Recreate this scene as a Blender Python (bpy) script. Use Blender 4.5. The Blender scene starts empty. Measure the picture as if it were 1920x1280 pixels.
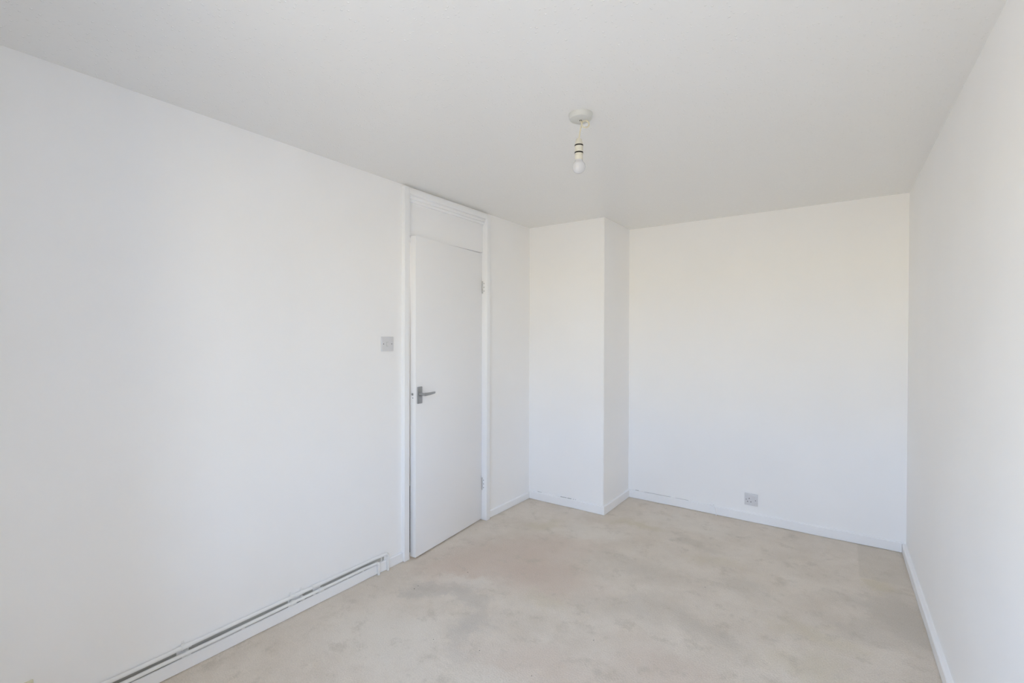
import bpy, bmesh, math, random
from mathutils import Vector, Matrix

sc = bpy.context.scene
C = sc.collection

# ------------------------------------------------------------------ camera
# camera stands at x=0, y=0; +Y runs along the room towards the far wall, left wall at x=-2.2
CAM_H, YAW, PITCH, ROLL, FPX = 1.37204, 0.6097, -0.00854, 0.00257, 892.488
F = Vector((-math.sin(YAW) * math.cos(PITCH), math.cos(YAW) * math.cos(PITCH), math.sin(PITCH)))
Rt = Vector((math.cos(YAW), math.sin(YAW), 0)); Up = Rt.cross(F)
r = Rt * math.cos(ROLL) + Up * math.sin(ROLL); u = Up * math.cos(ROLL) - Rt * math.sin(ROLL)
cam = bpy.data.cameras.new('camera'); co = bpy.data.objects.new('camera', cam); C.objects.link(co)
cam.sensor_width = 36; cam.lens = FPX / 1920 * 36; cam.clip_start = 0.02
co.matrix_world = Matrix(((r.x, u.x, -F.x, 0), (r.y, u.y, -F.y, 0), (r.z, u.z, -F.z, CAM_H), (0, 0, 0, 1)))
sc.camera = co

# ------------------------------------------------------------------ room plan (metres)
HX, HY, LA, RA, BA = -0.0012, -0.00148, 0.00648, -0.01308, -0.00741
A_, B_, D_, P_, S_ = 2.20723, 0.33802, 3.93633, 3.42054, -1.52307
Y0 = -0.45                                   # window wall behind the camera
def xl(y): return -A_ + LA * (y - 3.5)
def xr(y): return B_ + RA * (y - 3.5)
def yb(x): return D_ + BA * (x + .5)
def zc(x, y): return 2.3 + HX * (x + 1) + HY * (y - 3.5)
def FL(a, o, z): return Vector((xl(a) + o, a, z))     # left wall: along y, out into the room, up
def FR(a, o, z): return Vector((xr(a) - o, a, z))
def FB(a, o, z): return Vector((a, yb(a) - o, z))
def FP(a, o, z): return Vector((a, P_ - o, z))        # front of the boxed-in column
def FS(a, o, z): return Vector((S_ + o, a, z))        # its side
def FW(a, o, z): return Vector((a, Y0 + o, z))        # window wall

Y1, BX, BX1, BZ0, BZ1 = 0.12, -1.24, 0.365, 0.52, 1.97      # deep window recess: inner wall face, left cheek, board height, head
WIN = (-1.19, 0.04, 0.56, 1.93)              # window opening x0,x1,z0,z1

# ------------------------------------------------------------------ world: open sky over pale ground
w = bpy.data.worlds.new('world'); sc.world = w; w.use_nodes = True
nt = w.node_tree; nt.nodes.clear()
tc = nt.nodes.new('ShaderNodeTexCoord'); sp = nt.nodes.new('ShaderNodeSeparateXYZ')
rp = nt.nodes.new('ShaderNodeValToRGB'); bg = nt.nodes.new('ShaderNodeBackground'); wo = nt.nodes.new('ShaderNodeOutputWorld')
mr = nt.nodes.new('ShaderNodeMapRange'); mr.inputs[1].default_value = -1; mr.inputs[2].default_value = 1
nt.links.new(tc.outputs['Generated'], sp.inputs[0]); nt.links.new(sp.outputs[2], mr.inputs[0])
nt.links.new(mr.outputs[0], rp.inputs[0]); nt.links.new(rp.outputs[0], bg.inputs[0]); nt.links.new(bg.outputs[0], wo.inputs[0])
# nadir (shaded yard by the building), far sunny ground, hazy horizon sky, zenith
STOPS = [(0.0, (.34, .32, .27)), (.36, (.56, .50, .39)), (.497, (1.15, 1.0, .56)), (.503, (.82, .96, 1.18)), (.60, (.64, .89, 1.32)), (1.0, (.34, .50, .80))]
cr = rp.color_ramp
for i, (ps, col) in enumerate(STOPS):
    e = cr.elements[i] if i < 2 else cr.elements.new(ps)
    e.position = ps; e.color = (*col, 1)
bg.inputs[1].default_value = 10.6

# the window as a light portal: only guides the sampling of the sky
la = bpy.data.lights.new('window_portal', 'AREA'); la.shape = 'RECTANGLE'
la.size = WIN[1] - WIN[0]; la.size_y = WIN[3] - WIN[2]; la.cycles.is_portal = True
lo = bpy.data.objects.new('window_portal', la); C.objects.link(lo)
lo.location = ((WIN[0] + WIN[1]) / 2, Y0 - .16, (WIN[2] + WIN[3]) / 2); lo.rotation_euler = (math.pi / 2, 0, 0)

sc.view_settings.view_transform = 'Standard'; sc.view_settings.look = 'None'
sc.view_settings.gamma = 1; sc.view_settings.use_curve_mapping = False
sc.view_settings.exposure = 0.0
cy = sc.cycles
cy.use_adaptive_sampling = True; cy.adaptive_threshold = .03; cy.max_bounces = 20; cy.diffuse_bounces = 18; cy.glossy_bounces = 4; cy.transparent_max_bounces = 8
cy.use_denoising = True; cy.caustics_reflective = False; cy.caustics_refractive = False
cy.sample_clamp_indirect = 8

# ------------------------------------------------------------------ materials
def mat(name, col, rough=.6, metal=0, spec=.5):
    m = bpy.data.materials.new(name); m.use_nodes = True
    b = m.node_tree.nodes['Principled BSDF']
    b.inputs['Base Color'].default_value = (*col, 1); b.inputs['Roughness'].default_value = rough
    b.inputs['Metallic'].default_value = metal; b.inputs['Specular IOR Level'].default_value = spec
    return m
def N(m, t, **kw):
    n = m.node_tree.nodes.new(t)
    for k, v in kw.items():
        if k[0] == '_': setattr(n, k[1:], v)
        else: n.inputs[k].default_value = v
    return n
def L(m, a, b): m.node_tree.links.new(a, b)
def paint(name, col, rough, var=.02, bump=.0004, scale=90, spec=.4):
    """emulsion: faint tonal drift and roller stipple"""
    m = mat(name, col, rough, 0, spec); b = m.node_tree.nodes['Principled BSDF']
    g = N(m, 'ShaderNodeNewGeometry')
    n1 = N(m, 'ShaderNodeTexNoise', Scale=1.3, Detail=3.0)
    L(m, g.outputs['Position'], n1.inputs['Vector'])
    rp = N(m, 'ShaderNodeValToRGB'); e = rp.color_ramp.elements
    e[0].position = .3; e[0].color = (*[c * (1 - var) for c in col], 1)
    e[1].position = .7; e[1].color = (*[min(1, c * (1 + var * .5)) for c in col], 1)
    L(m, n1.outputs[0], rp.inputs[0]); L(m, rp.outputs[0], b.inputs['Base Color'])
    n2 = N(m, 'ShaderNodeTexNoise', Scale=float(scale), Detail=3.0)
    L(m, g.outputs['Position'], n2.inputs['Vector'])
    bp = N(m, 'ShaderNodeBump', Strength=.5, Distance=bump)
    L(m, n2.outputs[0], bp.inputs['Height']); L(m, bp.outputs[0], b.inputs['Normal'])
    return m
M_wall = paint('white_emulsion', (.925, .92, .915), .75)
M_trim = paint('white_gloss_paint', (.91, .915, .925), .35, .03, .0006, 35)
M_door = paint('door_paint', (.91, .91, .915), .38, .015, .0003, 60)
M_pipe = paint('pipe_paint', (.85, .85, .84), .35, .04, .0006, 60)
M_plastic = mat('white_plastic', (.70, .70, .715), .3)
M_rocker = mat('rocker_plastic', (.73, .73, .745), .25)
M_yellow = mat('yellowed_plastic', (.72, .69, .52), .35)
M_screw = mat('screw_steel', (.20, .20, .21), .35, .8)
M_hole = mat('dark_hole', (.015, .015, .017), .8)
M_ring = mat('dark_seam', (.02, .02, .02), .6)
M_satin = mat('satin_aluminium', (.40, .41, .42), .36, .8)
M_flex = mat('cream_flex', (.72, .66, .50), .45)
M_holder = mat('cream_lampholder', (.69, .66, .57), .35)
M_rose = mat('white_rose', (.64, .64, .61), .32)
M_steel = mat('hinge_steel', (.62, .62, .62), .4, .5)
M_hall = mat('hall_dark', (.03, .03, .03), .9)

# opal bulb
M_bulb = mat('opal_glass', (.66, .66, .68), .12)
b = M_bulb.node_tree.nodes['Principled BSDF']
b.inputs['Subsurface Weight'].default_value = .5; b.inputs['Subsurface Radius'].default_value = (.02, .02, .02)
b.inputs['Subsurface Scale'].default_value = .5

# window glass
M_glass = bpy.data.materials.new('window_glass'); M_glass.use_nodes = True
t = M_glass.node_tree; t.nodes.clear()
o_ = t.nodes.new('ShaderNodeOutputMaterial'); mx = t.nodes.new('ShaderNodeMixShader')
tr = t.nodes.new('ShaderNodeBsdfTransparent'); gl = t.nodes.new('ShaderNodeBsdfGlossy'); gl.inputs['Roughness'].default_value = .02
mx.inputs[0].default_value = .06
t.links.new(tr.outputs[0], mx.inputs[1]); t.links.new(gl.outputs[0], mx.inputs[2]); t.links.new(mx.outputs[0], o_.inputs[0])

# ceiling: stippled textured coating, tiny raised nibs
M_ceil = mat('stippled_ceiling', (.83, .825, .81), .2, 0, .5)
b = M_ceil.node_tree.nodes['Principled BSDF']; g = N(M_ceil, 'ShaderNodeNewGeometry')
nw = N(M_ceil, 'ShaderNodeTexNoise', Scale=14.0, Detail=2.0); L(M_ceil, g.outputs['Position'], nw.inputs['Vector'])
mxv = N(M_ceil, 'ShaderNodeVectorMath', _operation='MULTIPLY_ADD'); mxv.inputs[1].default_value = (.018, .018, .0)
L(M_ceil, nw.outputs['Color'], mxv.inputs[0]); L(M_ceil, g.outputs['Position'], mxv.inputs[2])
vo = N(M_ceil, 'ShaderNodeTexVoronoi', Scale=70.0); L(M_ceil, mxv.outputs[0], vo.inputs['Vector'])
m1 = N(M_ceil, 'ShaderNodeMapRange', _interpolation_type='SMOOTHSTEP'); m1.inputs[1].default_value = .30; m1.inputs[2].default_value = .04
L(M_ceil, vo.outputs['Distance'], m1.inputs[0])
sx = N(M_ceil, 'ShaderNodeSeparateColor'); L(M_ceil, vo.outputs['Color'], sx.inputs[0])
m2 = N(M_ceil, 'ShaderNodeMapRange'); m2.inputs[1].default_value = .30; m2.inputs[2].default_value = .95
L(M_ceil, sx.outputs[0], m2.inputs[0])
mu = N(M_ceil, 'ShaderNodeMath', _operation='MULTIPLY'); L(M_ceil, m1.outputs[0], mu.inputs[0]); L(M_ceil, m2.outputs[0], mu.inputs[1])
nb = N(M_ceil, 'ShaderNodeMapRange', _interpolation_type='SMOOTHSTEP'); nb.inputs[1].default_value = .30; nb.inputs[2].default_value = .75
L(M_ceil, mu.outputs[0], nb.inputs[0])                      # glints painted in as a paler colour on the nib tips
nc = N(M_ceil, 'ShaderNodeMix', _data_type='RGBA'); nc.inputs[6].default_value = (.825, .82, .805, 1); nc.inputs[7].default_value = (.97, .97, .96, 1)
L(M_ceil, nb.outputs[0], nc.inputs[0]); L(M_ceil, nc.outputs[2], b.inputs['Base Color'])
n3 = N(M_ceil, 'ShaderNodeTexNoise', Scale=30.0, Detail=4.0); L(M_ceil, g.outputs['Position'], n3.inputs['Vector'])
ad = N(M_ceil, 'ShaderNodeMath', _operation='MULTIPLY_ADD'); ad.inputs[1].default_value = .22
L(M_ceil, n3.outputs[0], ad.inputs[0]); L(M_ceil, mu.outputs[0], ad.inputs[2])
bp = N(M_ceil, 'ShaderNodeBump', Strength=.8, Distance=.0018); L(M_ceil, ad.outputs[0], bp.inputs['Height']); L(M_ceil, bp.outputs[0], b.inputs['Normal'])

# carpet: pale beige cut pile, grubby patches where things stood and people walked
M_carpet = mat('beige_carpet', (.55, .52, .475), .95, 0, .1)
def build_carpet():
    m = M_carpet; b = m.node_tree.nodes['Principled BSDF']; g = N(m, 'ShaderNodeNewGeometry')
    wn = N(m, 'ShaderNodeTexNoise', Scale=4.5, Detail=7.0, Roughness=.72); L(m, g.outputs['Position'], wn.inputs['Vector'])
    wp = N(m, 'ShaderNodeVectorMath', _operation='MULTIPLY_ADD'); wp.inputs[1].default_value = (.42, .42, 0)
    L(m, wn.outputs['Color'], wp.inputs[0])
    sub = N(m, 'ShaderNodeVectorMath', _operation='SUBTRACT'); sub.inputs[1].default_value = (.21, .21, 0)
    L(m, g.outputs['Position'], sub.inputs[0]); L(m, sub.outputs[0], wp.inputs[2])
    def mix(c_in, fac, col, blend='MIX'):
        x = N(m, 'ShaderNodeMix', _data_type='RGBA', _blend_type=blend)
        if isinstance(fac, float): x.inputs[0].default_value = fac
        else: L(m, fac, x.inputs[0])
        if isinstance(c_in, tuple): x.inputs[6].default_value = c_in
        else: L(m, c_in, x.inputs[6])
        if isinstance(col, tuple): x.inputs[7].default_value = col
        else: L(m, col, x.inputs[7])
        return x.outputs[2]
    # broad mottling
    n1 = N(m, 'ShaderNodeTexNoise', Scale=3.0, Detail=9.0, Roughness=.74); L(m, g.outputs['Position'], n1.inputs['Vector'])
    rp = N(m, 'ShaderNodeValToRGB'); e = rp.color_ramp.elements
    e[0].position = .36; e[0].color = (0.715, 0.638, 0.548, 1); e[1].position = .64; e[1].color = (0.805, 0.730, 0.640, 1)
    L(m, n1.outputs[0], rp.inputs[0]); c = rp.outputs[0]
    # (x, y, rx, ry, rotation, strength, colour, soft)
    GR, PK, TN, DK, LT = (0.541, 0.505, 0.462, 1), (0.655, 0.530, 0.445, 1), (0.676, 0.603, 0.456, 1), (0.581, 0.531, 0.462, 1), (0.838, 0.786, 0.709, 1)
    spots = [(-1.79, 1.92, .15, .06, .6, .50, GR), (-1.60, 1.90, .13, .07, -.3, .42, GR), (-1.44, 1.76, .10, .07, .9, .42, GR),
             (-1.88, 1.80, .09, .05, .2, .45, GR), (-1.40, 1.62, .05, .13, .4, .35, GR),
             (-1.72, 2.35, .34, .26, .5, .55, PK), (-1.38, 2.32, .26, .20, .2, .50, PK), (-1.93, 2.08, .18, .16, 0., .45, PK),
             (-1.55, 2.72, .30, .16, .3, .45, PK), (-1.02, 1.70, .30, .12, .3, .35, PK), (-.60, 1.95, .25, .14, -.3, .35, PK),
             (-1.80, 2.97, .14, .07, .9, .45, TN), (-1.25, 3.40, .18, .06, .1, .55, TN), (-1.25, 2.14, .10, .08, .1, .35, TN),
             (-.81, 3.30, .15, .07, -.4, .40, DK), (-.46, 2.87, .12, .09, .3, .35, DK), (-.52, 2.33, .20, .07, -.5, .38, DK),
             (-.64, 3.10, .13, .06, .2, .30, TN), (-.09, 2.60, .16, .08, -.2, .42, TN), (.03, 3.07, .10, .07, 0., .30, DK), (-.12, 2.35, .14, .10, .5, .40, TN),
             (.17, 3.30, .07, .07, .5, .60, TN), (.24, 2.98, .12, .24, .1, .65, DK), (.08, 2.75, .09, .10, 0., .40, DK), (-1.05, 2.75, .25, .12, .2, .30, DK),
             (-.85, 2.35, .22, .12, .6, .30, DK), (-1.70, 1.45, .25, .18, .2, .45, LT), (-1.45, 3.10, .22, .12, .4, .45, LT),
             (-1.75, 2.03, .16, .06, .3, .45, LT), (-.95, 3.62, .35, .12, 0., .40, LT), (-1.1, 1.35, .25, .18, 0., .30, LT)]
    for x, y, rx, ry, rot, st, col in spots:
        mp = N(m, 'ShaderNodeMapping', _vector_type='TEXTURE'); mp.inputs['Location'].default_value = (x, y, 0)
        mp.inputs['Rotation'].default_value = (0, 0, rot); mp.inputs['Scale'].default_value = (rx * 1.5, ry * 1.5, 1)
        L(m, wp.outputs[0], mp.inputs[0])
        ln = N(m, 'ShaderNodeVectorMath', _operation='LENGTH'); L(m, mp.outputs[0], ln.inputs[0])
        q = N(m, 'ShaderNodeMapRange', _interpolation_type='SMOOTHSTEP')
        q.inputs[1].default_value = 1.1; q.inputs[2].default_value = .25; q.inputs[4].default_value = st
        L(m, ln.outputs['Value'], q.inputs[0]); c = mix(c, q.outputs[0], col)
    # unfaded rectangle in the far right corner where furniture stood
    sx = N(m, 'ShaderNodeSeparateXYZ'); L(m, g.outputs['Position'], sx.inputs[0])
    def step(out, a, bb):
        q = N(m, 'ShaderNodeMapRange'); q.inputs[1].default_value = a; q.inputs[2].default_value = bb; L(m, out, q.inputs[0]); return q.outputs[0]
    f1 = step(sx.outputs[0], .075, .085); f2 = step(sx.outputs[1], 3.375, 3.40)
    mu = N(m, 'ShaderNodeMath', _operation='MULTIPLY'); L(m, f1, mu.inputs[0]); L(m, f2, mu.inputs[1])
    mu2 = N(m, 'ShaderNodeMath', _operation='MULTIPLY'); L(m, mu.outputs[0], mu2.inputs[0]); mu2.inputs[1].default_value = .45
    c = mix(c, mu2.outputs[0], (0.635, 0.577, 0.494, 1))
    # scuffs, small
    n4 = N(m, 'ShaderNodeTexNoise', Scale=8.0, Detail=7.0, Roughness=.72); L(m, g.outputs['Position'], n4.inputs['Vector'])
    q = N(m, 'ShaderNodeMapRange', _interpolation_type='SMOOTHSTEP'); q.inputs[1].default_value = .52; q.inputs[2].default_value = .68; q.inputs[4].default_value = .50
    L(m, n4.outputs[0], q.inputs[0]); c = mix(c, q.outputs[0], (0.568, 0.511, 0.431, 1))
    # crumbs: sparse dark specks
    vo = N(m, 'ShaderNodeTexVoronoi', Scale=3.0); L(m, g.outputs['Position'], vo.inputs['Vector'])
    q = N(m, 'ShaderNodeMapRange'); q.inputs[1].default_value = .011; q.inputs[2].default_value = .006; q.inputs[4].default_value = .7
    L(m, vo.outputs['Distance'], q.inputs[0]); c = mix(c, q.outputs[0], (.12, .11, .10, 1))
    # pile
    n5 = N(m, 'ShaderNodeTexNoise', Scale=230.0, Detail=2.0); L(m, g.outputs['Position'], n5.inputs['Vector'])
    rp2 = N(m, 'ShaderNodeValToRGB'); e = rp2.color_ramp.elements
    e[0].position = .3; e[0].color = (.84, .84, .84, 1); e[1].position = .7; e[1].color = (1, 1, 1, 1)
    L(m, n5.outputs[0], rp2.inputs[0]); c = mix(c, 1.0, rp2.outputs[0], 'MULTIPLY')
    L(m, c, b.inputs['Base Color'])
    n6 = N(m, 'ShaderNodeTexNoise', Scale=120.0, Detail=4.0); L(m, g.outputs['Position'], n6.inputs['Vector'])
    bp = N(m, 'ShaderNodeBump', Strength=.7, Distance=.004); L(m, n6.outputs[0], bp.inputs['Height']); L(m, bp.outputs[0], b.inputs['Normal'])
build_carpet()

# ------------------------------------------------------------------ mesh helpers
def add_box(bm, f, a0, a1, o0, o1, z0, z1, bevel=0, z1b=None, seg=2):
    """box in a wall's own frame f(along, out, up)"""
    t = bmesh.new()
    vs = [t.verts.new(f(a, o, z)) for a in (a0, a1) for o in (o0, o1) for z in (z0, z1)]
    for q in ((0, 1, 3, 2), (4, 6, 7, 5), (0, 4, 5, 1), (2, 3, 7, 6), (0, 2, 6, 4), (1, 5, 7, 3)):
        t.faces.new([vs[i] for i in q])
    bmesh.ops.recalc_face_normals(t, faces=t.faces)
    if bevel: bmesh.ops.bevel(t, geom=t.edges[:], offset=bevel, segments=seg, affect='EDGES', profile=.5)
    join(bm, t)
def join(bm, t):
    me = bpy.data.meshes.new('tmp'); t.to_mesh(me); t.free(); bm.from_mesh(me); bpy.data.meshes.remove(me)
def add_tube(bm, pts, rad, seg=12, cap=True):
    """tube along points with parallel-transported rings; rad a number or one per point"""
    pts = [Vector(p) for p in pts]; n = len(pts); rs = rad if isinstance(rad, (list, tuple)) else [rad] * n
    rings = []; nrm = None
    for i, p in enumerate(pts):
        d = (pts[min(i + 1, n - 1)] - pts[max(i - 1, 0)]).normalized()
        if nrm is None: nrm = d.orthogonal().normalized()
        else: nrm = (nrm - d * nrm.dot(d)).normalized()
        bi = d.cross(nrm)
        rings.append([bm.verts.new(p + (nrm * math.cos(2 * math.pi * k / seg) + bi * math.sin(2 * math.pi * k / seg)) * rs[i]) for k in range(seg)])
    fs = []
    for i in range(n - 1):
        for k in range(seg):
            fs.append(bm.faces.new((rings[i][k], rings[i][(k + 1) % seg], rings[i + 1][(k + 1) % seg], rings[i + 1][k])))
    if cap:
        fs.append(bm.faces.new(rings[0][::-1])); fs.append(bm.faces.new(rings[-1]))
    for f_ in fs: f_.smooth = True
    return fs
def add_lathe(bm, c, prof, seg=40, axis=Vector((0, 0, 1))):
    """profile [(radius, height)] spun about axis through c"""
    q = axis.to_track_quat('Z', 'Y'); c = Vector(c); rings = []
    for rad, h in prof:
        if rad < 1e-6: rings.append([bm.verts.new(c + q @ Vector((0, 0, h)))])
        else: rings.append([bm.verts.new(c + q @ Vector((rad * math.cos(2 * math.pi * k / seg), rad * math.sin(2 * math.pi * k / seg), h))) for k in range(seg)])
    for a, b in zip(rings, rings[1:]):
        for k in range(seg):
            k2 = (k + 1) % seg
            vs = [a[0] if len(a) == 1 else a[k], b[0] if len(b) == 1 else b[k], b[0] if len(b) == 1 else b[k2], a[0] if len(a) == 1 else a[k2]]
            vs = list(dict.fromkeys(vs))
            if len(vs) > 2: bm.faces.new(vs).smooth = True
def obj(name, bm, m, parent=None, sharp=35):
    bmesh.ops.remove_doubles(bm, verts=bm.verts[:], dist=1e-6)
    bmesh.ops.recalc_face_normals(bm, faces=bm.faces[:])
    base = Vector((0, 0, 0))
    if bm.verts:
        xs = [v.co for v in bm.verts]
        base = Vector(((min(v.x for v in xs) + max(v.x for v in xs)) / 2, (min(v.y for v in xs) + max(v.y for v in xs)) / 2, min(v.z for v in xs)))
    off = base.copy()
    for v in bm.verts: v.co -= off
    me = bpy.data.meshes.new(name); bm.to_mesh(me); bm.free()
    try: me.set_sharp_from_angle(angle=math.radians(sharp))
    except Exception: pass
    me.materials.append(m)
    o = bpy.data.objects.new(name, me); C.objects.link(o)
    if parent:
        o.parent = parent; o.matrix_parent_inverse = Matrix.Identity(4)
        pw = Vector((0, 0, 0)); q = parent
        while q: pw += q.location; q = q.parent
        o.location = off - pw
    else: o.location = off
    return o
def tag(o, label, cat, kind=None, group=None):
    o['label'] = label; o['category'] = cat
    if kind: o['kind'] = kind
    if group: o['group'] = group
    return o
def thing(name, loc, label, cat, kind=None, group=None):
    o = bpy.data.objects.new(name, None); o.empty_display_size = .1; C.objects.link(o); o.location = loc
    return tag(o, label, cat, kind, group)
def box(name, f, *a, m=None, parent=None, bevel=0, seg=2):
    bm = bmesh.new(); add_box(bm, f, *a, bevel=bevel, seg=seg); return obj(name, bm, m, parent)
def smooth_all(bm):
    for f_ in bm.faces: f_.smooth = True
def I(a, o, z): return Vector((a, o, z))

# ------------------------------------------------------------------ the setting
T = .12
# door opening in the left wall
DY0, DY1 = 2.037, 2.800            # clear opening between the jambs
JW, JO = .041, .029                # jamb face width, how far the frame stands proud of the wall
FT = 2.288                         # top of the frame

box('floor', I, -3.5, .75, Y0 - .25, 4.2, -.12, 0, m=M_carpet)
tag(bpy.data.objects['floor'], 'pale beige fitted carpet with grubby patches and pinkish stains', 'carpet', 'structure')
bm = bmesh.new(); t_ = bmesh.new()
vs = [t_.verts.new((x, y, zc(x, y) + dz)) for x in (-3.4, .75) for y in (Y0 - .25, 4.2) for dz in (0, .15)]
for q in ((0, 1, 3, 2), (4, 6, 7, 5), (0, 4, 5, 1), (2, 3, 7, 6), (0, 2, 6, 4), (1, 5, 7, 3)): t_.faces.new([vs[i] for i in q])
join(bm, t_)
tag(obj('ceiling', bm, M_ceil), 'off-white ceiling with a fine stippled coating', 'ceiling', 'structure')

ZT = 2.33
bm = bmesh.new()
add_box(bm, FL, Y0 - T, DY0 - JW + .004, -T, 0, -.02, ZT)
add_box(bm, FL, DY1 + JW - .004, 4.1, -T, 0, -.02, ZT)
add_box(bm, FL, DY0 - JW + .004, DY1 + JW - .004, -T, 0, FT - .006, ZT)
tag(obj('wall_left', bm, M_wall), 'long plain white left wall holding the door and light switch', 'wall', 'structure')
box('wall_right', FR, Y0 - T, 4.1, -T, 0, -.02, ZT, m=M_wall)
tag(bpy.data.objects['wall_right'], 'plain white right wall running out of the frame', 'wall', 'structure')
box('wall_back', FB, S_ - .06, xr(D_) + T, -T, 0, -.02, ZT, m=M_wall)
tag(bpy.data.objects['wall_back'], 'white far wall with the power socket low down', 'wall', 'structure')
bm = bmesh.new()
vs = []
for z in (-.02, ZT):
    vs.append([bm.verts.new(v) for v in (Vector((xl(P_) - .05, P_, z)), Vector((S_, P_, z)), Vector((S_, D_ + .12, z)), Vector((xl(P_) - .05, D_ + .12, z)))])
bm.faces.new(vs[0][::-1]); bm.faces.new(vs[1])
for k in range(4): bm.faces.new((vs[0][k], vs[0][(k + 1) % 4], vs[1][(k + 1) % 4], vs[1][k]))
eg = [e_ for e_ in bm.edges if abs(e_.verts[0].co.z - e_.verts[1].co.z) > 1 and abs(e_.verts[0].co.x - S_) < .001 and abs(e_.verts[0].co.y - P_) < .001]
bmesh.ops.bevel(bm, geom=eg, offset=.004, segments=3, affect='EDGES')
tag(obj('wall_column', bm, M_wall), 'white boxed-in column standing in the far left corner', 'wall', 'structure')

# window wall behind the camera, lighting the room
wx0, wx1, wz0, wz1 = WIN
bm = bmesh.new()
add_box(bm, FW, xl(Y0) - T, wx0, -T, 0, -.02, ZT); add_box(bm, FW, wx1, xr(Y0) + T, -T, 0, -.02, ZT)
add_box(bm, FW, wx0, wx1, -T, 0, -.02, wz0); add_box(bm, FW, wx0, wx1, -T, 0, wz1, ZT)
add_box(bm, I, xl(Y1), BX, Y0, Y1, -.02, ZT); add_box(bm, I, BX1, xr(0), Y0, Y1, -.02, ZT); add_box(bm, I, BX, BX1, Y0, Y1, -.02, BZ0); add_box(bm, I, BX, BX1, Y0, Y1, BZ1, ZT)
tag(obj('wall_window', bm, M_wall), 'white wall with the deep window recess behind the viewer', 'wall', 'structure')
win = thing('window_1', ((wx0 + wx1) / 2, Y0, wz0), 'wide white framed window behind the viewer', 'window', 'structure')
bm = bmesh.new(); fw = .05
for a0, a1, z0, z1 in ((wx0, wx1, wz0, wz0 + fw), (wx0, wx1, wz1 - fw, wz1), (wx0, wx0 + fw, wz0 + fw, wz1 - fw), (wx1 - fw, wx1, wz0 + fw, wz1 - fw),
                       ((wx0 + wx1) / 2 - .03, (wx0 + wx1) / 2 + .03, wz0 + fw, wz1 - fw)):
    add_box(bm, FW, a0, a1, -.11, -.05, z0, z1)
obj('window_frame', bm, M_trim, win)
box('window_sill', I, BX + .002, BX1 - .002, Y0 + .01, Y1 + .02, BZ0, BZ0 + .022, m=M_trim, parent=win, bevel=.004)
for a0, a1 in ((wx0 + fw, (wx0 + wx1) / 2 - .03), ((wx0 + wx1) / 2 + .03, wx1 - fw)):
    box('pane', FW, a0, a1, -.082, -.078, wz0 + fw, wz1 - fw, m=M_glass, parent=win)

# dark hallway beyond the door
bm = bmesh.new()
add_box(bm, I, -3.38, -3.28, 1.2, 4.1, 0, ZT); add_box(bm, I, -3.28, xl(1.3) - T - .001, 1.2, 1.3, 0, ZT); add_box(bm, I, -3.28, xl(4) - T - .001, 4.0, 4.1, 0, ZT)
tag(obj('wall_hall', bm, M_wall), 'pale hallway wall seen through the gap beside the door', 'wall', 'structure')
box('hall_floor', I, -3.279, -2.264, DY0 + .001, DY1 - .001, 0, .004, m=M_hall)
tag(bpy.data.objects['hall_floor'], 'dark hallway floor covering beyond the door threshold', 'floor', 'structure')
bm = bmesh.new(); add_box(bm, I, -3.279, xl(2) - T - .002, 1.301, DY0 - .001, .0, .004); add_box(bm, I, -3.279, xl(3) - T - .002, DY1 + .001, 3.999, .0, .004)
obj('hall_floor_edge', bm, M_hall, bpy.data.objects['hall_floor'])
hl = bpy.data.lights.new('hall_fill', 'POINT'); hl.energy = 6; hl.shadow_soft_size = .08; hl.color = (1, .96, .9)  # unseen fill light added to brighten the hall wall in the door gap
hlo = bpy.data.objects.new('hall_fill', hl); C.objects.link(hlo); hlo.location = (-2.85, 2.6, 2.05)

# skirting boards: chamfered top, bottom a touch above the carpet
def skirting(name, f, a0, a1, thick, h, label, z0=.0025):
    bm = bmesh.new(); t_ = bmesh.new()
    prof = [(0, z0), (thick, z0), (thick, h - .005), (thick - .004, h - .0008), (thick - .006, h), (0, h)]
    n = max(2, int(abs(a1 - a0) / .12)); rnd = random.Random(name); rings = []
    for i in range(n + 1):
        a = a0 + (a1 - a0) * i / n; w1 = rnd.uniform(-.0012, .0012); w2 = rnd.uniform(-.0008, .0012)
        rings.append([t_.verts.new(f(a, o + (w1 if 0 < o else 0), z + (w2 if z == z0 else 0))) for o, z in prof])
    for i in range(n):
        for k in range(6): t_.faces.new((rings[i][k], rings[i][(k + 1) % 6], rings[i + 1][(k + 1) % 6], rings[i + 1][k]))
    t_.faces.new(rings[0]); t_.faces.new(rings[-1][::-1]); join(bm, t_)
    return tag(obj(name, bm, M_trim, sharp=20), label, 'skirting board', 'structure')
skirting('baseboard_left', FL, Y1, DY0 - JW - .001, .0135, .0585, 'low white skirting board under the two heating pipes')
skirting('baseboard_door_side', FL, DY1 + JW + .001, P_ - .0005, .0135, .055, 'short white skirting board between door and corner column')
skirting('baseboard_column', FP, xl(P_) + .013, S_ + .0135, .0135, .068, 'white skirting board on the front of the corner column')
skirting('baseboard_return', FS, P_ + .0005, yb(S_) - .0005, .0135, .068, 'short shaded skirting board on the column side')
skirting('baseboard_back', FB, S_ + .0135, xr(D_) - .022, .0135, .066, 'white skirting board along the far wall under the socket')
skirting('baseboard_right', FR, Y1, yb(.33) - .0005, .022, .058, 'white skirting board along the right wall')
skirting('baseboard_window', lambda a, o, z: Vector((a, Y1 + o, z)), xl(Y1) + .034, xr(Y1) - .024, .0135, .066, 'white skirting board under the window')

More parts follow.
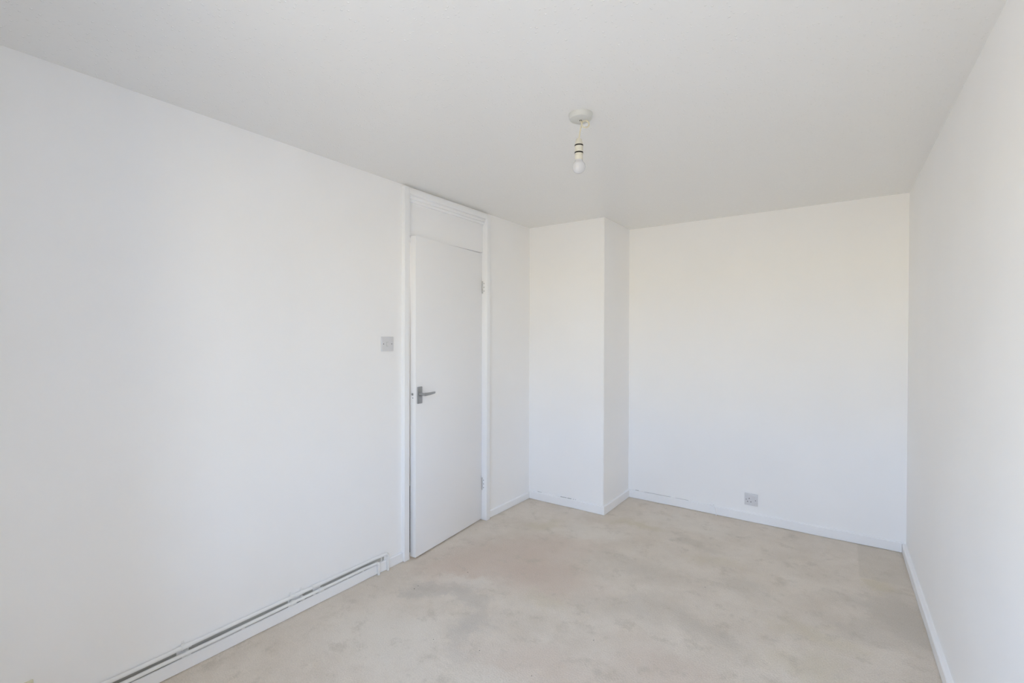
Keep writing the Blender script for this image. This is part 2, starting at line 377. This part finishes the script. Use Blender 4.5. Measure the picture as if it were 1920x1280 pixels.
# the shrunken sealant line above the skirting on column and far wall
def crack(name, f, spans, z, o, parent):
    bm = bmesh.new()
    for a0, a1, h in spans: add_box(bm, f, a0, a1, 0, o, z, z + h)
    return obj(name, bm, M_screw, parent)
crack('open_joint', FP, [(-1.90, -1.845, .0022), (-1.835, -1.80, .0030), (-1.785, -1.778, .002), (-1.765, -1.760, .002), (-2.12, -2.08, .0015)], .0685, .0012, bpy.data.objects['baseboard_column'])
crack('open_joint', FB, [(-1.46, -1.43, .002), (-1.38, -1.16, .0012), (-1.12, -1.02, .0010)], .0665, .0010, bpy.data.objects['baseboard_back'])

# ------------------------------------------------------------------ door
door = thing('door_1', (xl(2.4), 2.4, 0), 'plain white flush door standing slightly ajar in its frame', 'door', 'structure')
box('door_jamb', FL, DY0 - JW, DY0, -.115, JO, .001, FT, m=M_trim, parent=door, bevel=.0025)
box('door_jamb', FL, DY1, DY1 + JW, -.115, JO, .001, FT, m=M_trim, parent=door, bevel=.0025)
box('top_rail', FL, DY0, DY1, -.06, JO, 2.250, FT, m=M_trim, parent=door, bevel=.0025)
bm = bmesh.new()
add_box(bm, FL, DY0 + .001, DY1 - .001, -.03, .010, 2.230, 2.2495, bevel=.002); add_box(bm, FL, DY0 + .001, DY1 - .001, -.03, .002, 2.212, 2.2299, bevel=.002)
obj('bead', bm, M_trim, door)
box('overpanel', FL, DY0 + .001, DY1 - .001, -.055, -.012, 2.006, 2.232, m=M_door, parent=door, bevel=.001)
bm = bmesh.new()                                     # door stops
add_box(bm, FL, DY0 - .001, DY0 + .012, -.115, -.060, .002, 2.006); add_box(bm, FL, DY1 - .012, DY1 + .001, -.115, -.088, .002, 2.006)
add_box(bm, FL, DY0, DY1, -.115, -.085, 1.99, 2.03)
obj('door_stop', bm, M_trim, door)
# leaf frame: s from hinge to latch, o out of its face into the room
Hp = Vector((-2.2285, DY1 - .003, 0)); Fp = Vector((-2.1635, 2.062, 0)); DW = (Fp - Hp).length
ds = (Fp - Hp).normalized(); dn = Vector((-ds.y, ds.x, 0));
if dn.x < 0: dn = -dn
def FD(s, o, z): return Hp + ds * s + dn * o + Vector((0, 0, z))
box('door_leaf', FD, 0, DW, -.044, 0, .009, 1.997, m=M_door, parent=door, bevel=.0015)
leaf = bpy.data.objects['door_leaf']
# hinges: knuckle of five barrels, leaf plate on the reveal
for zb in (1.700, .228):
    bm = bmesh.new()
    for k in range(5):
        z = zb + k * .0186
        add_tube(bm, [FD(-.001, .004, z), FD(-.001, .004, z + .0176)], .0048, 10)
    h_ = obj('hinge', bm, M_steel, door)
    box('hinge_plate', FL, DY1 - .0018, DY1, -.019, .008, zb, zb + .092, m=M_trim, parent=h_)
    bm = bmesh.new()
    for dz in (.018, .046, .074): add_tube(bm, [FL(DY1 - .0030, .001, zb + dz), FL(DY1 - .0010, .001, zb + dz)], .0032, 8)
    obj('screw', bm, M_screw, h_)
# lever handle on its backplate
zc_ = 1.011; s0 = DW - .0315
hd = box('door_handle', FD, s0 - .023, s0 + .019, 0, .008, .960, 1.064, m=M_satin, parent=door, bevel=.0022)
hd['label'] = 'satin grey lever handle on a short backplate'
bm = bmesh.new()
add_lathe(bm, FD(s0 - .002, .008, 1.018), [(.0001, 0), (.0115, 0), (.0115, .006), (.009, .010), (.0085, .038), (.0001, .038)], 20, dn)
obj('spindle', bm, M_satin, hd)
bm = bmesh.new(); rings = []
path = [(.010, .000, .0060, .0085), (-.004, .001, .0075, .0100), (-.020, .001, .0065, .0090), (-.045, .0015, .0050, .0085), (-.070, .003, .0045, .0075), (-.091, .0045, .0040, .0065), (-.095, .005, .0025, .0045)]
for s, dz, tt, hh in path:
    cpt = FD(s0 - .002 + s, .047 + (0 if s > -.02 else .002), 1.018 + dz); ring = []
    for k in range(12):
        an = 2 * math.pi * k / 12
        ring.append(bm.verts.new(cpt + dn * (tt * math.copysign(abs(math.cos(an)) ** .6, math.cos(an))) + Vector((0, 0, hh * math.copysign(abs(math.sin(an)) ** .6, math.sin(an))))))
    rings.append(ring)
for a, b in zip(rings, rings[1:]):
    for k in range(12): bm.faces.new((a[k], a[(k + 1) % 12], b[(k + 1) % 12], b[k])).smooth = True
bm.faces.new(rings[0]); bm.faces.new(rings[-1][::-1])
obj('lever', bm, M_satin, hd, sharp=60)
# latch bolt on the leaf's edge and keep hole in the jamb
la_ = box('latch', FD, DW, DW + .0006, -.030, -.014, .985, 1.050, m=M_trim, parent=door)
bm = bmesh.new(); add_box(bm, FD, DW + .0006, DW + .009, -.027, -.017, 1.012, 1.026, bevel=.002); obj('bolt', bm, M_satin, la_)
bm = bmesh.new(); add_tube(bm, [FD(DW + .0004, -.022, .996), FD(DW + .0014, -.022, .996)], .003, 10); obj('screw', bm, M_screw, la_)
kp = box('strike_plate', FL, DY0 - .0002, DY0 + .0006, -.002, .020, 1.012, 1.056, m=M_trim, parent=door)
box('keep_hole', FL, DY0 + .0004, DY0 + .0012, .006, .018, 1.020, 1.040, m=M_hole, parent=kp)

# ------------------------------------------------------------------ heating pipes on the left wall
PR = .0082
def elbow(f, y_end, o, z, rr=.018, n=7):
    pts = []
    for i in range(n + 1):
        an = math.pi / 2 * i / n
        pts.append(f(y_end - rr + rr * math.sin(an), o, z - rr + rr * math.cos(an)))
    return pts
def pipe(name, o, z, y_end, label, fittings, oe=.0225):
    ys = [Y1 + .002 + i * .2 for i in range(int((y_end - .02 - Y1) / .2) + 1)]
    rnd = random.Random(7 if z > .09 else 9)
    pts = [FL(y, o, z + rnd.uniform(-.0010, .0010)) for y in ys if y < y_end - .11] + [FL(y_end - .10, o, z), FL(y_end - .06, (o + oe) / 2, z)]
    e_ = elbow(FL, y_end, oe, z); pts += e_; pts.append(FL(y_end, oe, -.012))
    th = thing(name, FL(y_end, o, 0), label, 'pipe', group='heating pipes along the left wall')
    bm = bmesh.new(); add_tube(bm, pts, PR, 14); obj('tube', bm, M_pipe, th)
    bm = bmesh.new(); add_tube(bm, e_, PR + .0016, 14); obj('elbow', bm, M_pipe, th)
    for y0, y1 in fittings:
        bm = bmesh.new(); add_tube(bm, [FL(y0, o, z), FL(y0 + .002, o, z), FL(y1 - .002, o, z), FL(y1, o, z)], [PR, PR + .0022, PR + .0022, PR], 14)
        obj('coupling', bm, M_pipe, th)
    return th
UO, UZ, LO_, LZ = .0125, .1000, .0165, .0712
p_up = pipe('heating_pipe', UO, UZ, 1.873, 'upper white painted heating pipe, its bend nearer the door', [(1.392, 1.442), (1.300, 1.335), (.812, .850)])
p_lo = pipe('heating_pipe', LO_, LZ, 1.806, 'lower white painted heating pipe resting along the skirting top', [(1.275, 1.305), (1.425, 1.455)])
def clip(parent, o, z, y, w=.012):
    """saddle clip: strap over the pipe with two feet on the wall"""
    bm = bmesh.new(); rr = PR + .0022; prof = []
    for i in range(9):
        an = -math.pi / 2 + math.pi * i / 8
        prof.append((o + rr * math.cos(an), z + rr * math.sin(an)))
    prof = [(.001, z - rr - .012), (.001, z - rr)] + prof + [(.001, z + rr), (.001, z + rr + .010)]
    vs = [[bm.verts.new(FL(y + dy, a_, b_)) for a_, b_ in prof] for dy in (-w / 2, w / 2)]
    for k in range(len(prof) - 1): bm.faces.new((vs[0][k], vs[0][k + 1], vs[1][k + 1], vs[1][k]))
    bmesh.ops.solidify(bm, geom=bm.faces[:], thickness=.0018)
    return obj('pipe_clip', bm, M_pipe, parent)
for y in (1.283, 1.340, .822): clip(p_up, UO, UZ, y)
for y in (1.290, 1.338, .832): clip(p_lo, LO_, LZ, y, .014)

# pipe-gap shade put in as grey wall strips and a dark skirting-top strip
M_gap_shade = paint('pipe_gap_shade', (.50, .49, .46), .95, .25, .001, 120, .1)  # grey standing in for the shade between pipes and wall
bl = bpy.data.objects['baseboard_left']
bm = bmesh.new()
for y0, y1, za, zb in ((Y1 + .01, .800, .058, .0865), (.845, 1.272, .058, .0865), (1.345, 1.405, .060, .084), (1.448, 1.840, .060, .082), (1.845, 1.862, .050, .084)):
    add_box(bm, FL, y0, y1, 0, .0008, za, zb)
obj('gap_shade_strip', bm, M_gap_shade, bl)
bm = bmesh.new()
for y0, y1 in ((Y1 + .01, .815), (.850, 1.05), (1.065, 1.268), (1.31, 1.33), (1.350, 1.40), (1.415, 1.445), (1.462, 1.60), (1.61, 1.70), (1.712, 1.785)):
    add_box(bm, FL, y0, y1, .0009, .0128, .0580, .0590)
obj('slot_shade_strip', bm, M_hole, bl)  # black strip painting the shade under the lower pipe

# ------------------------------------------------------------------ light switch
def screw_at(f, a, z, o, rad, parent, flip=1):
    bm = bmesh.new(); c0 = f(a, o, z); ax = (f(a, o + .01, z) - c0).normalized()
    add_lathe(bm, c0, [(.0001, 0), (rad, 0), (rad, .0005), (rad * .6, .0009), (.0001, .0009)], 14, ax)
    obj('screw', bm, M_screw, parent)
sy0, sy1, sz0, sz1 = 1.838, 1.926, 1.2895, 1.3745
sw = box('light_switch', FL, sy0, sy1, 0, .009, sz0, sz1, m=M_plastic, bevel=.0022, seg=3)
tag(sw, 'square white plastic light switch on the wall left of the door', 'light switch')
scy = (sy0 + sy1) / 2; scz = (sz0 + sz1) / 2
bm = bmesh.new()
add_box(bm, FL, scy - .008, scy + .008, .0085, .0092, scz - .014, scz + .011)
obj('rocker_surround', bm, M_hole, sw)
bm = bmesh.new(); t_ = bmesh.new()
pf = [(.009, scz - .0135), (.0135, scz - .0135), (.0100, scz - .001), (.0115, scz + .0105), (.009, scz + .0105)]
v0 = [t_.verts.new(FL(scy - .0075, a_, b_)) for a_, b_ in pf]; v1 = [t_.verts.new(FL(scy + .0075, a_, b_)) for a_, b_ in pf]
for k in range(5): t_.faces.new((v0[k], v0[(k + 1) % 5], v1[(k + 1) % 5], v1[k]))
t_.faces.new(v0[::-1]); t_.faces.new(v1); join(bm, t_)
obj('rocker', bm, M_rocker, sw)
for dy in (-.0302, .0302): screw_at(FL, scy + dy, scz, .0090, .0032, sw)

# ------------------------------------------------------------------ sockets
def socket(f, a0, a1, z0, z1, m_plate, label, mirror=1):
    s = box('power_socket', f, a0, a1, 0, .0095, z0, z1, m=m_plate, bevel=.0022, seg=3)
    tag(s, label, 'socket', group=None)
    w_, h_ = a1 - a0, z1 - z0
    X = lambda t: a0 + w_ * (t if mirror == 1 else 1 - t)
    Z = lambda t: z1 - h_ * t
    for tx, tz, sx_, sz_ in ((.36, .42, .0022, .0042), (.24, .69, .0036, .0022), (.49, .69, .0036, .0022)):
        box('pin_hole', f, X(tx) - sx_, X(tx) + sx_, .0088, .0098, Z(tz) - sz_, Z(tz) + sz_, m=M_hole, parent=s)
    bm = bmesh.new(); t_ = bmesh.new()
    cx, cz = X(.72), Z(.33); hw, hh = .0065, .0115
    pf = [(.0090, cz - hh), (.0105, cz - hh), (.0112, cz), (.0140, cz + hh), (.0090, cz + hh)]
    v0 = [t_.verts.new(f(cx - hw, a_, b_)) for a_, b_ in pf]; v1 = [t_.verts.new(f(cx + hw, a_, b_)) for a_, b_ in pf]
    for k in range(5): t_.faces.new((v0[k], v0[(k + 1) % 5], v1[(k + 1) % 5], v1[k]))
    t_.faces.new(v0[::-1]); t_.faces.new(v1); join(bm, t_); obj('rocker', bm, m_plate, s)
    for tx in (.14, .84): screw_at(f, X(tx), Z(.52), .0094, .0032, s)
    return s
socket(FB, -.608, -.519, .122, .210, M_plastic, 'square white power socket with rocker on the far wall')
socket(FL, .297, .3835, .1355, .2215, M_yellow, 'yellowed power socket low on the left wall at the frame edge')

# ------------------------------------------------------------------ aerial cable out of the far skirting
bm = bmesh.new()
pts = [(-.858, .001, .070), (-.852, .010, .0735), (-.838, .019, .0745), (-.822, .0215, .0700), (-.812, .0205, .060), (-.807, .0195, .044), (-.806, .019, .022), (-.805, .020, -.004)]
add_tube(bm, [FB(*p) for p in pts], .0046, 12)
cb = obj('cable', bm, M_trim); tag(cb, 'short white cable bending over the far skirting into the carpet', 'cable')
bm = bmesh.new(); add_box(bm, FB, -.843, -.826, 0, .0030, .0665, .0700); obj('cable_hole', bm, M_hole, cb)
bm = bmesh.new(); add_box(bm, FB, -.814, -.800, .0135, .0245, .010, .015, bevel=.001); obj('cable_clip', bm, M_trim, cb)

# crumbs dropped on the carpet
rnd = random.Random(4); bm = bmesh.new()
for x, y, s_ in ((-1.912, 1.814, .0045), (-1.918, 1.848, .0035), (-1.793, 2.122, .0038), (-.923, 1.974, .0030), (-1.03, 1.62, .0028), (-1.30, 1.62, .0028), (-.62, 2.75, .0028), (-1.52, 1.56, .0025)):
    t_ = bmesh.new(); s_ *= .75; bmesh.ops.create_icosphere(t_, subdivisions=1, radius=s_)
    for v in t_.verts: v.co = Vector((x, y, s_ * .45)) + Vector((v.co.x * rnd.uniform(.8, 1.5), v.co.y * rnd.uniform(.6, 1.1), v.co.z * .5))
    join(bm, t_)
tag(obj('crumbs', bm, mat('crumb_brown', (.07, .06, .05), .9)), 'scattered tiny dark crumbs on the beige carpet', 'crumbs', 'stuff')

# ------------------------------------------------------------------ pendant lamp
lx, ly = -.9095, 1.7985; cz = zc(lx, ly)
hx_, hy_ = lx - .0057, ly - .0040            # the holder hangs a little off the rose's centre
lamp = thing('pendant_lamp', (lx, ly, cz), 'bare white bulb on a short cream flex from a round ceiling rose', 'lamp')
bm = bmesh.new()
add_lathe(bm, (lx, ly, cz), [(.0001, .002), (.0500, .002), (.0500, -.0035), (.0488, -.0050), (.0468, -.0165), (.0450, -.0205), (.0415, -.0222), (.0070, -.0240), (.0045, -.0240), (.0001, -.0225)], 56)
rose = obj('ceiling_rose', bm, M_rose, lamp)
bm = bmesh.new(); add_lathe(bm, (lx, ly, cz), [(.0001, -.0238), (.0055, -.0242), (.0055, -.0246), (.0001, -.0246)], 20); obj('flex_hole', bm, M_hole, rose)
Rv = Vector((math.cos(YAW), math.sin(YAW), 0)); Dv = Vector((-Rv.y, Rv.x, 0))
def lp(a, z, d=0): return Vector((lx, ly, 0)) + Rv * a + Dv * d + Vector((0, 0, z))
z0 = cz - .0225
path = [lp(0, z0), lp(.001, z0 - .006, -.001), lp(.003, z0 - .013, -.003)]
cxr, czr, rr = .0195, z0 - .0165, .0155
for i in range(0, 13):                               # one lazy curl to the right
    an = math.radians(165 + i * 27.5); path.append(lp(cxr + rr * math.cos(an), czr + rr * math.sin(an) , -.004 + .009 * i / 12))
path += [lp(.0015, z0 - .030, .003), lp(-.001, z0 - .042, .001), lp(-.004, z0 - .060), lp(-.007, 2.196)]
cu = []
for i in range(len(path) - 1):                       # Catmull-Rom
    p0, p1, p2, p3 = path[max(i - 1, 0)], path[i], path[i + 1], path[min(i + 2, len(path) - 1)]
    for k in range(5):
        q = k / 5
        cu.append(.5 * ((2 * p1) + (p2 - p0) * q + (2 * p0 - 5 * p1 + 4 * p2 - p3) * q * q + (3 * p1 - p0 - 3 * p2 + p3) * q ** 3))
cu.append(path[-1])
bm = bmesh.new(); add_tube(bm, cu, .0028, 10); obj('flex', bm, M_flex, lamp)['label'] = 'cream flex with one loose curl below the rose'
bm = bmesh.new()
add_lathe(bm, (hx_, hy_, 0), [(.0001, 2.204), (.0055, 2.2035), (.0110, 2.201), (.0130, 2.196), (.0140, 2.188), (.0165, 2.182), (.0172, 2.1745), (.0165, 2.1740), (.0165, 2.1715), (.0174, 2.171), (.0174, 2.1445), (.0166, 2.144), (.0166, 2.1415), (.0172, 2.141), (.0170, 2.132), (.0160, 2.1315), (.0160, 2.1300), (.0168, 2.1295), (.0165, 2.117), (.0150, 2.114), (.0001, 2.114)], 40)
hold = obj('lampholder', bm, M_holder, lamp)
for z in (2.1728, 2.1428):
    bm = bmesh.new(); add_lathe(bm, (hx_, hy_, z), [(.0160, -.0028), (.0179, -.0028), (.0179, .0028), (.0160, .0028)], 40); o = obj('seam_ring', bm, M_ring, hold); o['label'] = 'thin black ring'
bm = bmesh.new()
pr = [(.0001, 2.124), (.0145, 2.124), (.0148, 2.114), (.0165, 2.108)]
R0, zc0 = .0276, 2.0850
for i in range(15):
    an = math.radians(48 - i * 138 / 14); pr.append((max(R0 * math.cos(an), .0001), zc0 + R0 * math.sin(an)))
add_lathe(bm, (hx_, hy_, 0), pr, 40); obj('bulb', bm, M_bulb, lamp, sharp=80)
